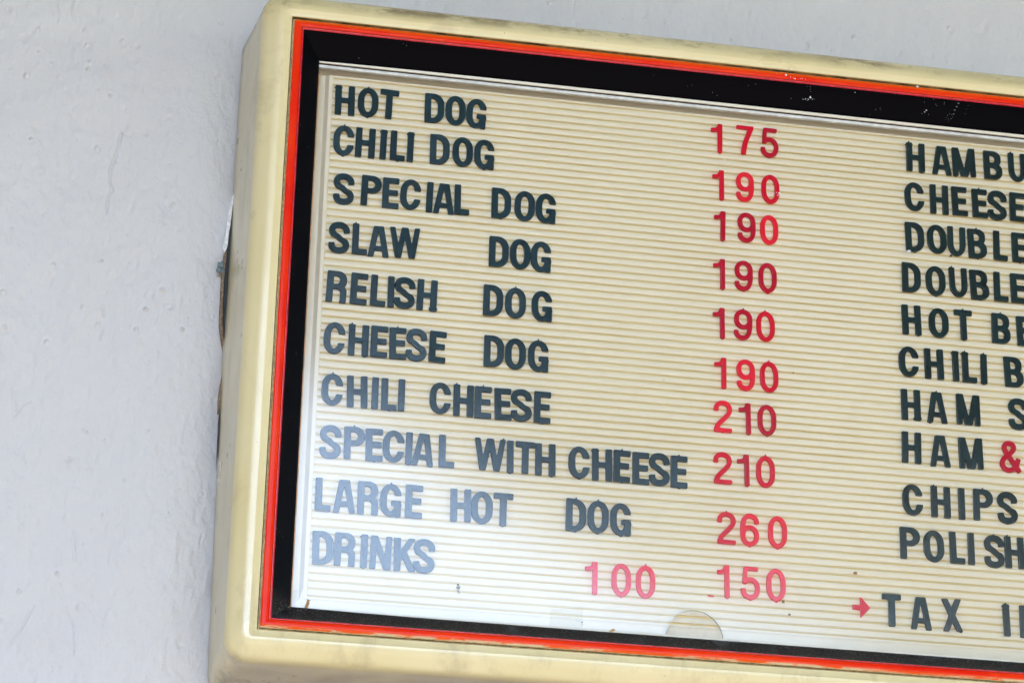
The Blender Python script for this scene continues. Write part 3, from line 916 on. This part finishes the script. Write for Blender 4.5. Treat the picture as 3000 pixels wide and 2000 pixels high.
splash('grime_speck', [(0.8057, -0.5898, 0.0008)], 0.0398, RESIN, flat=0.5)
splash('dirt_smudge', [(0.2865, -0.872, .0018), (0.2868, -0.876, .0022), (0.2870, -0.881, .0018), (0.2895, -0.874, .0007), (0.2885, -0.884, .0008)], .0398, SMUDGE, flat=0.05)
splash('dirt_smudge', [(0.4683, -0.914, .0013), (0.4689, -0.9175, .0011), (0.4640, -0.9125, .0007), (0.4600, -0.912, .0005)], .0398, SMUDGE, flat=0.05)
link_mesh('tape_patch', prism_mesh([(.4220, -.8974), (.4706, -.8916), (.4684, -.9255), (.4199, -.9255)], .0394, .03975), TAPE, sign)


# ---------------------------------------------------------------- letters
GN = 0.008
GX, GZ = np.meshgrid(np.arange(-0.12, 1.10, GN), np.arange(-0.12, 1.13, GN), indexing='ij')


def g_box(x0, x1, z0, z1): return np.maximum(np.maximum(x0 - GX, GX - x1), np.maximum(z0 - GZ, GZ - z1))
def g_seg(ax, az, bx, bz, w, ext=0.0):
    L = math.hypot(bx - ax, bz - az)
    ux, uz = (bx - ax) / L, (bz - az) / L
    s = (GX - ax) * ux + (GZ - az) * uz
    t = -(GX - ax) * uz + (GZ - az) * ux
    return np.maximum(np.maximum(-s - ext, s - L - ext), np.abs(t) - w / 2)
def g_rb(cx, cz, hx, hz, rx, rz):
    qx = (np.abs(GX - cx) - hx + rx) / rx
    qz = (np.abs(GZ - cz) - hz + rz) / rz
    return (np.hypot(np.maximum(qx, 0), np.maximum(qz, 0)) + np.minimum(np.maximum(qx, qz), 0) - 1) * min(rx, rz)
def U(*a):
    r = a[0]
    for b in a[1:]: r = np.minimum(r, b)
    return r
def I(*a):
    r = a[0]
    for b in a[1:]: r = np.maximum(r, b)
    return r
def S(a, b): return np.maximum(a, -b)
def clipz(f): return I(f, -GZ, GZ - 1)
def spline(pts, n=10):
    P = [np.array(p, float) for p in pts]
    P = [2 * P[0] - P[1]] + P + [2 * P[-1] - P[-2]]
    out = []
    for i in range(1, len(P) - 2):
        for k in range(n):
            t = k / n
            out.append(0.5 * (2 * P[i] + (P[i + 1] - P[i - 1]) * t + (2 * P[i - 1] - 5 * P[i] + 4 * P[i + 1] - P[i + 2]) * t * t + (3 * P[i] - P[i - 1] - 3 * P[i + 1] + P[i + 2]) * t ** 3))
    out.append(P[-2])
    return out
def g_path(pts, w):
    q = spline(pts)
    d = np.full(GX.shape, 9.0)
    for a, b in zip(q[:-1], q[1:]):
        L2 = max(1e-9, (b[0] - a[0]) ** 2 + (b[1] - a[1]) ** 2)
        t = np.clip(((GX - a[0]) * (b[0] - a[0]) + (GZ - a[1]) * (b[1] - a[1])) / L2, 0, 1)
        d = np.minimum(d, np.hypot(GX - a[0] - t * (b[0] - a[0]), GZ - a[1] - t * (b[1] - a[1])))
    f = d - w / 2
    # flat ends
    for p0, p1 in ((q[0], q[1]), (q[-1], q[-2])):
        n_ = np.array(p0) - np.array(p1)
        n_ /= np.hypot(*n_)
        near = np.hypot(GX - p0[0], GZ - p0[1]) < w
        cut = (GX - p0[0]) * n_[0] + (GZ - p0[1]) * n_[1]
        f = np.where(near, np.maximum(f, cut), f)
    return f


s_, t_ = 0.200, 0.175


def ring(cx, cz, hx, hz, sx, sz, kz=0.40):
    return S(g_rb(cx, cz, hx, hz, hx, kz * hz * 2), g_rb(cx, cz, hx - sx, hz - sz, hx - sx, kz * (hz - sz) * 2))
def bowl(x1, z0, z1, s, t, rx=.27, rz=.25):
    o = g_rb((x1 - 1) / 2, (z0 + z1) / 2, (x1 + 1) / 2, (z1 - z0) / 2, rx, rz)
    i_ = g_rb((x1 - s - 1) / 2, (z0 + z1) / 2, (x1 - s + 1) / 2, (z1 - z0) / 2 - t, max(.03, rx - s * .75), max(.03, rz - t * .75))
    return I(S(o, i_), -GX)


def glyph(ch):
    """signed field of the glyph on a unit-height grid, and its width"""
    if ch == 'H': return U(g_box(0, s_, 0, 1), g_box(.41, .41 + s_, 0, 1), g_box(.1, .5, .42, .58)), .60
    if ch == 'I': return g_box(0, s_, 0, 1), s_
    if ch == 'L': return U(g_box(0, s_, 0, 1), g_box(0, .465, 0, t_)), .465
    if ch == 'T': return U(g_box(0, .585, 1 - t_, 1), g_box(.2925 - s_ / 2, .2925 + s_ / 2, 0, 1)), .585
    if ch == 'E': return U(g_box(0, s_, 0, 1), g_box(0, .51, 1 - t_, 1), g_box(0, .475, .425, .425 + t_), g_box(0, .51, 0, t_)), .51
    if ch == 'O': return ring(.32, .5, .32, .5, s_, .160), .64
    if ch == 'D': return U(g_box(0, s_, 0, 1), bowl(.61, 0, 1, s_, .155, .34, .36)), .61
    if ch == 'C': return S(ring(.32, .5, .32, .5, s_, .160), g_box(.33, 1.2, .355, .645)), .63
    if ch == 'G':
        f = S(ring(.32, .5, .32, .5, s_, .160), g_box(.33, 1.2, .40, .665))
        return U(f, g_box(.33, .62, .345, .49), g_box(.455, .62, 0.0, .49)), .62
    if ch == 'P': return U(g_box(0, s_, 0, 1), bowl(.62, .42, 1, s_, .155, .29, .27)), .62
    if ch == 'R': return U(g_box(0, s_, 0, 1), bowl(.60, .43, 1, s_, .150, .27, .25), I(g_rb(.20, .25, .41, .30, .20, .20), -(g_rb(.17, .20, .25, .22, .10, .10)), .2 - GX, -GZ), g_box(.425, .61, 0, .28)), .61
    if ch == 'B': return U(g_box(0, s_, 0, 1), bowl(.575, .44, 1, s_ * .95, .150, .25, .23), bowl(.61, 0, .575, s_, .150, .27, .24)), .61
    if ch == 'S': return g_path([(.545, .665), (.525, .80), (.43, .895), (.31, .920), (.18, .89), (.105, .80), (.100, .70), (.155, .60), (.27, .525), (.39, .455), (.49, .375), (.535, .275), (.51, .165), (.42, .098), (.30, .080), (.18, .105), (.105, .19), (.090, .325)], .190), .63
    if ch == 'A': return clipz(U(g_seg(.085, -.05, .275, 1.05, .175), g_seg(.575, -.05, .385, 1.05, .175), g_box(.17, .49, .20, .345), g_box(.235, .425, .80, 1))), .66
    if ch == 'W': return clipz(U(g_seg(.075, 1.05, .255, -.05, .165), g_seg(.255, -.05, .455, 1.05, .165), g_seg(.475, 1.05, .675, -.05, .165), g_seg(.675, -.05, .855, 1.05, .165))), .93
    if ch == 'M': return clipz(U(g_box(0, .175, 0, 1), g_box(.585, .76, 0, 1), g_seg(.115, 1.05, .355, -.05, .175), g_seg(.645, 1.05, .405, -.05, .175))), .76
    if ch == 'N': return clipz(U(g_box(0, .175, 0, 1), g_box(.445, .62, 0, 1), g_seg(.09, 1.05, .53, -.05, .175))), .62
    if ch == 'K': return clipz(U(g_box(0, s_, 0, 1), g_seg(.10, .28, .56, 1.06, .175), g_seg(.27, .60, .56, -.05, .185))), .65
    if ch == 'U': return U(g_box(0, .185, .4, 1), g_box(.405, .59, .4, 1), I(ring(.295, .5, .295, .5, .185, .160), GZ - .5)), .59
    if ch == 'X': return clipz(U(g_seg(.085, -.05, .555, 1.05, .175), g_seg(.555, -.05, .085, 1.05, .175))), .64
    w = .150
    if ch == '1': return clipz(U(g_box(.22, .37, 0, 1), g_path([(0.0, .775), (.12, .785), (.21, .83), (.265, .93), (.28, 1.05)], .125))), .37
    if ch == '0': return ring(.29, .5, .29, .5, w, .138), .58
    if ch == '7': return clipz(U(g_box(0, .56, .88, 1), g_path([(.49, .95), (.39, .70), (.29, .42), (.235, .15), (.225, -.05)], .16))), .56
    if ch == '5': return U(g_box(.09, .53, .88, 1), g_seg(.145, .96, .105, .47, .125), g_path([(.10, .50), (.17, .575), (.29, .61), (.42, .56), (.495, .43), (.50, .28), (.44, .13), (.29, .062), (.14, .115), (.075, .22), (.067, .33)], .145)), .56
    nine = lambda: U(ring(.285, .675, .285, .325, .148, .132, .46), g_path([(.503, .70), (.50, .42), (.46, .20), (.38, .095), (.27, .060), (.14, .10), (.075, .20), (.066, .30)], .145))
    if ch == '9': return nine(), .57
    if ch == '6':
        f = nine()
        k = int(round(2 * .12 / GN))
        # turn the 9 round about the centre of its box
        from_x, from_z = .57 - GX, 1 - GZ
        ix = np.clip(np.round((from_x + .12) / GN).astype(int), 0, f.shape[0] - 1)
        iz = np.clip(np.round((from_z + .12) / GN).astype(int), 0, f.shape[1] - 1)
        return f[ix, iz], .57
    if ch == '2': return U(g_box(0, .56, 0, .125), g_path([(.070, .675), (.085, .82), (.17, .912), (.29, .938), (.42, .895), (.492, .77), (.465, .62), (.36, .48), (.20, .31), (.11, .19), (.075, .05)], .145)), .56
    if ch == '&': return U(g_path([(.63, .02), (.46, .27), (.26, .55), (.17, .70), (.155, .82), (.215, .915), (.31, .940), (.41, .905), (.455, .81), (.42, .70), (.30, .58), (.16, .46), (.085, .34), (.075, .21), (.16, .095), (.29, .062), (.42, .115), (.53, .25), (.60, .46)], .152)), .68
    if ch == '>': return U(g_box(0, .26, .27, .42), I(GX * -1 + .235, (GX - .54) * .5 + np.abs(GZ - .345) * .85 * .5 * 1.05, )), .54
    raise ValueError(ch)


def contours(f):
    """zero contours of the field by marching squares, as closed loops"""
    nx, nz = f.shape
    segs = {}
    def ep(i, j, k, l):
        a, b = f[i, j], f[k, l]
        t = a / (a - b)
        return (GX[i, j] + (GX[k, l] - GX[i, j]) * t, GZ[i, j] + (GZ[k, l] - GZ[i, j]) * t)
    ins = f < 0
    cells = np.argwhere((ins[:-1, :-1] | ins[1:, :-1] | ins[1:, 1:] | ins[:-1, 1:]) & ~(ins[:-1, :-1] & ins[1:, :-1] & ins[1:, 1:] & ins[:-1, 1:]))
    nxt, pos = {}, {}
    for i, j in cells:
        c = [(i, j), (i + 1, j), (i + 1, j + 1), (i, j + 1)]
        s = [bool(ins[q]) for q in c]
        en, ex = [], []
        for k in range(4):
            a, b = k, (k + 1) % 4
            if s[a] != s[b]:
                key = tuple(sorted((c[a], c[b])))
                pos[key] = ep(*c[a], *c[b])
                (ex if s[a] else en).append((k, key))
        if len(en) == 1:
            nxt[ex[0][1]] = en[0][1]
        else:
            for (k, key) in ex:
                best = min(en, key=lambda e: (e[0] - k) % 4)
                nxt[key] = best[1]
    loops, seen = [], set()
    for st in list(nxt):
        if st in seen: continue
        loop, k = [], st
        while k not in seen:
            seen.add(k)
            loop.append(pos[k])
            k = nxt[k]
        if len(loop) > 8: loops.append(loop)
    return loops


def simplify(loop, eps):
    P = np.array(loop)
    n = len(P)
    def dp(a, b):
        if b - a < 2: return []
        p, q = P[a], P[b % n]
        d = q - p
        L = np.hypot(*d) or 1e-9
        m = P[a + 1:b]
        dist = np.abs(d[0] * (m[:, 1] - p[1]) - d[1] * (m[:, 0] - p[0])) / L
        k = int(dist.argmax())
        if dist[k] > eps:
            k += a + 1
            return dp(a, k) + [k] + dp(k, b)
        return []
    far = int(np.hypot(*(P - P[0]).T).argmax())
    idx = [0] + dp(0, far) + [far] + dp(far, n)
    return [tuple(P[i]) for i in idx]


def blur(f, sig):
    r = int(3 * sig / GN) + 1
    k = np.exp(-0.5 * (np.arange(-r, r + 1) * GN / sig) ** 2)
    k /= k.sum()
    p = np.pad(f, r, mode='edge')
    p = sum(k[i] * p[i:i + f.shape[0], :] for i in range(2 * r + 1))
    return sum(k[i] * p[:, i:i + f.shape[1]] for i in range(2 * r + 1))


_cache = {}
LH = 0.0497      # letter height
NUBS = {'H': .095, 'I': .095, 'L': .095, 'T': .2925, 'E': .25, 'O': .32, 'D': .30, 'C': .32, 'G': .32, 'P': .3, 'R': .3, 'B': .3, 'S': .31, 'A': .33, 'W': .86, 'M': .09, 'N': .09, 'K': .095, 'U': .095, 'X': .09,
        '1': .30, '0': .29, '7': .225, '5': .29, '9': .285, '6': .285, '2': .28}
NUB_B = {'H': .505, 'L': .25, 'E': .27, 'A': .10, 'R': .10, 'T': .2925, 'W': .25, 'K': .095, 'X': .57, 'N': .53}


def letter_mesh(ch, variant):
    key = (ch, variant)
    if key in _cache: return _cache[key]
    f, w = glyph(ch)
    f = blur(np.clip(f, -.08, .08), .014)
    # moulding nubs left from the sprue
    if variant & 1 and ch in NUBS:
        x = NUBS[ch]
        f = U(f, g_box(x - .016, x + .016, .95, 1.03), np.hypot((GX - x) * .8, GZ - 1.03) - .018)
    if variant & 2 and ch in NUBS:
        x = NUB_B.get(ch, NUBS[ch])
        f = U(f, np.hypot((GX - x) * .7, GZ + .002) - .028)
    if variant & 4 and ch in 'HIL':
        x = .095
        f = U(f, g_box(x - .125, x + .125, .915, .945))
    if variant & 8 and ch in 'HM':
        x = .505 if ch == 'H' else .09
        f = U(f, g_box(x - .125, x + .125, .03, .10))
    cu = bpy.data.curves.new('glyph', 'CURVE')
    cu.dimensions = '2D'
    cu.fill_mode = 'BOTH'
    red = ch in '0125679&>'
    bev = 0.0007 if not red else 0.0010
    cu.extrude = 0.0023 - bev
    cu.bevel_depth = bev
    cu.bevel_resolution = 1
    cu.offset = -bev
    for lp in contours(f):
        lp = simplify(lp, .0016)
        sp = cu.splines.new('POLY')
        sp.points.add(len(lp) - 1)
        for p, (x, z) in zip(sp.points, lp):
            p.co = ((x - w / 2) * LH, (z - .5) * LH, 0, 1)
        sp.use_cyclic_u = True
    tmp = bpy.data.objects.new('glyph', cu)
    C.objects.link(tmp)
    me = bpy.data.meshes.new_from_object(tmp)
    bpy.data.objects.remove(tmp)
    bpy.data.curves.remove(cu)
    me.name = 'sign_letter'
    me.transform(Matrix.Rotation(math.radians(90), 4, 'X'))
    for p in me.polygons: p.use_smooth = True
    me.set_sharp_from_angle(angle=math.radians(28))
    _cache[key] = me
    return me


ORD = ['first', 'second', 'third', 'fourth', 'fifth', 'sixth', 'seventh']
WHERE = {
    'HOT DOG': 'in the top menu line HOT DOG', 'CHILI DOG': 'in the line CHILI DOG', 'SPECIAL DOG': 'in the line SPECIAL DOG', 'SLAW DOG': 'in the line SLAW DOG',
    'RELISH DOG': 'in the line RELISH DOG', 'CHEESE DOG': 'in the line CHEESE DOG', 'CHILI CHEESE': 'in the line CHILI CHEESE',
    'SPECIAL WITH CHEESE': 'in the line SPECIAL WITH CHEESE', 'LARGE HOT DOG': 'in the line LARGE HOT DOG', 'DRINKS': 'in the bottom left line DRINKS',
    'cut-off HAMBU': 'atop the right column', 'right CHEESE': 'in the right column under HAMBU', 'upper DOUBLE': 'upper of two DOUBLE lines', 'lower DOUBLE': 'lower of two DOUBLE lines',
    'HOT BE': 'in the right column line HOT BE', 'CHILI B': 'in the right column line CHILI B', 'HAM S': 'in the line HAM S', 'HAM and ampersand': 'in the line with the red ampersand',
    'CHIPS': 'in the right column line CHIPS', 'POLISH': 'in the right column line POLISH', 'TAX': 'in the bottom right line after the arrow'}
LY = 0.0497 - 0.0023


def put(me, mat, x, z, tilt, name):
    o = bpy.data.objects.new(name, me)
    C.objects.link(o)
    o.location = (x / 1000, LY + random.uniform(-.0002, .0001), z / 1000)
    o.rotation_euler = (math.radians(random.gauss(0, .9)), tilt, math.radians(random.gauss(0, .9)))
    if not me.materials: me.materials.append(None)
    o.material_slots[0].link = 'OBJECT'
    o.material_slots[0].material = mat
    return o


for line, word, pts in DARK_WORDS:
    for i, (ch, (x, z)) in enumerate(zip(word, pts)):
        var = random.choice([0, 0, 2, 0, 3, 0, 1])
        if ch in 'HIL' and random.random() < .25: var |= 4
        if ch in 'HM' and random.random() < .25: var |= 8
        mat = GREENISH if x > 900 else NAVY
        o = put(letter_mesh(ch, var), mat, x, z, math.radians(random.gauss(0, .9)), 'sign_letter')
        tone = 'dark green-black' if x > 900 else ('pale sky-lit slate' if line in ('DRINKS',) or (line == 'LARGE HOT DOG' and word == 'LARGE') else 'dark slate-blue')
        one = 'single' if len(word) == 1 else ORD[i] + ' letter of ' + word
        tag(o, '%s plastic %s, %s, %s' % (tone, ch, one, WHERE[line]) if len(word) > 1 else '%s plastic %s after the first word %s' % (tone, ch, WHERE[line]), 'letter', 'dark plastic letters on the menu board')
for line, word, pts in RED_WORDS:
    for i, (ch, (x, z)) in enumerate(zip(word, pts)):
        mat = random.choice(REDS) if ch != '1' else REDS[random.choice([0, 2])]
        if word in ('100', '150'): mat = REDS[1]
        if ch == '>':
            o = put(letter_mesh(ch, 0), REDS[0], x, z + 7.8, 0, 'red_arrow')
            tag(o, 'small translucent red arrow pointing right at TAX', 'arrow')
            continue
        o = put(letter_mesh(ch, random.choice([0, 1, 2, 2])), mat, x, z, math.radians(random.gauss(0, .6)), 'price_digit' if ch != '&' else 'red_ampersand')
        if ch == '&':
            tag(o, 'translucent red ampersand after HAM near the right edge', 'ampersand')
        elif word == '100':
            tag(o, 'translucent red %s, %s digit of the price set apart left of the 150' % (ch, ORD[i]), 'digit', 'red acrylic price digits')
        else:
            tag(o, 'translucent red %s, %s digit of price %s on the %s line' % (ch, ORD[i], word, line), 'digit', 'red acrylic price digits')


# ---------------------------------------------------------------- loose bits caught in the sign
def bit(name, pts, y0, y1, mat, label, cat):
    tag(link_mesh(name, prism_mesh(pts, y0, y1, jitter=.0002), mat), label, cat)
bit('straw_bit', [(.0668, -.9262), (.0705, -.9262), (.0745, -.9165), (.0735, -.9140), (.0755, -.9118), (.0725, -.9120), (.0712, -.9098), (.0700, -.9150)], .0362, .0388, STRAW, 'short tan straw bit stuck in the lower left corner of the pane', 'straw')
bit('wood_chip', [(.5070, -.9262), (.5110, -.9266), (.5165, -.9238), (.5160, -.9222), (.5140, -.9212), (.5115, -.9222)], .0355, .0385, STRAW, 'small brown wood chip resting on the bottom pane channel', 'wood chip')
bit('plastic_chip', [(.6578, -.8556), (.6660, -.8570), (.6658, -.8583), (.6576, -.8572)], .0475, .0497, REDS[1], 'tiny red plastic chip left of the price 150', 'plastic chip')
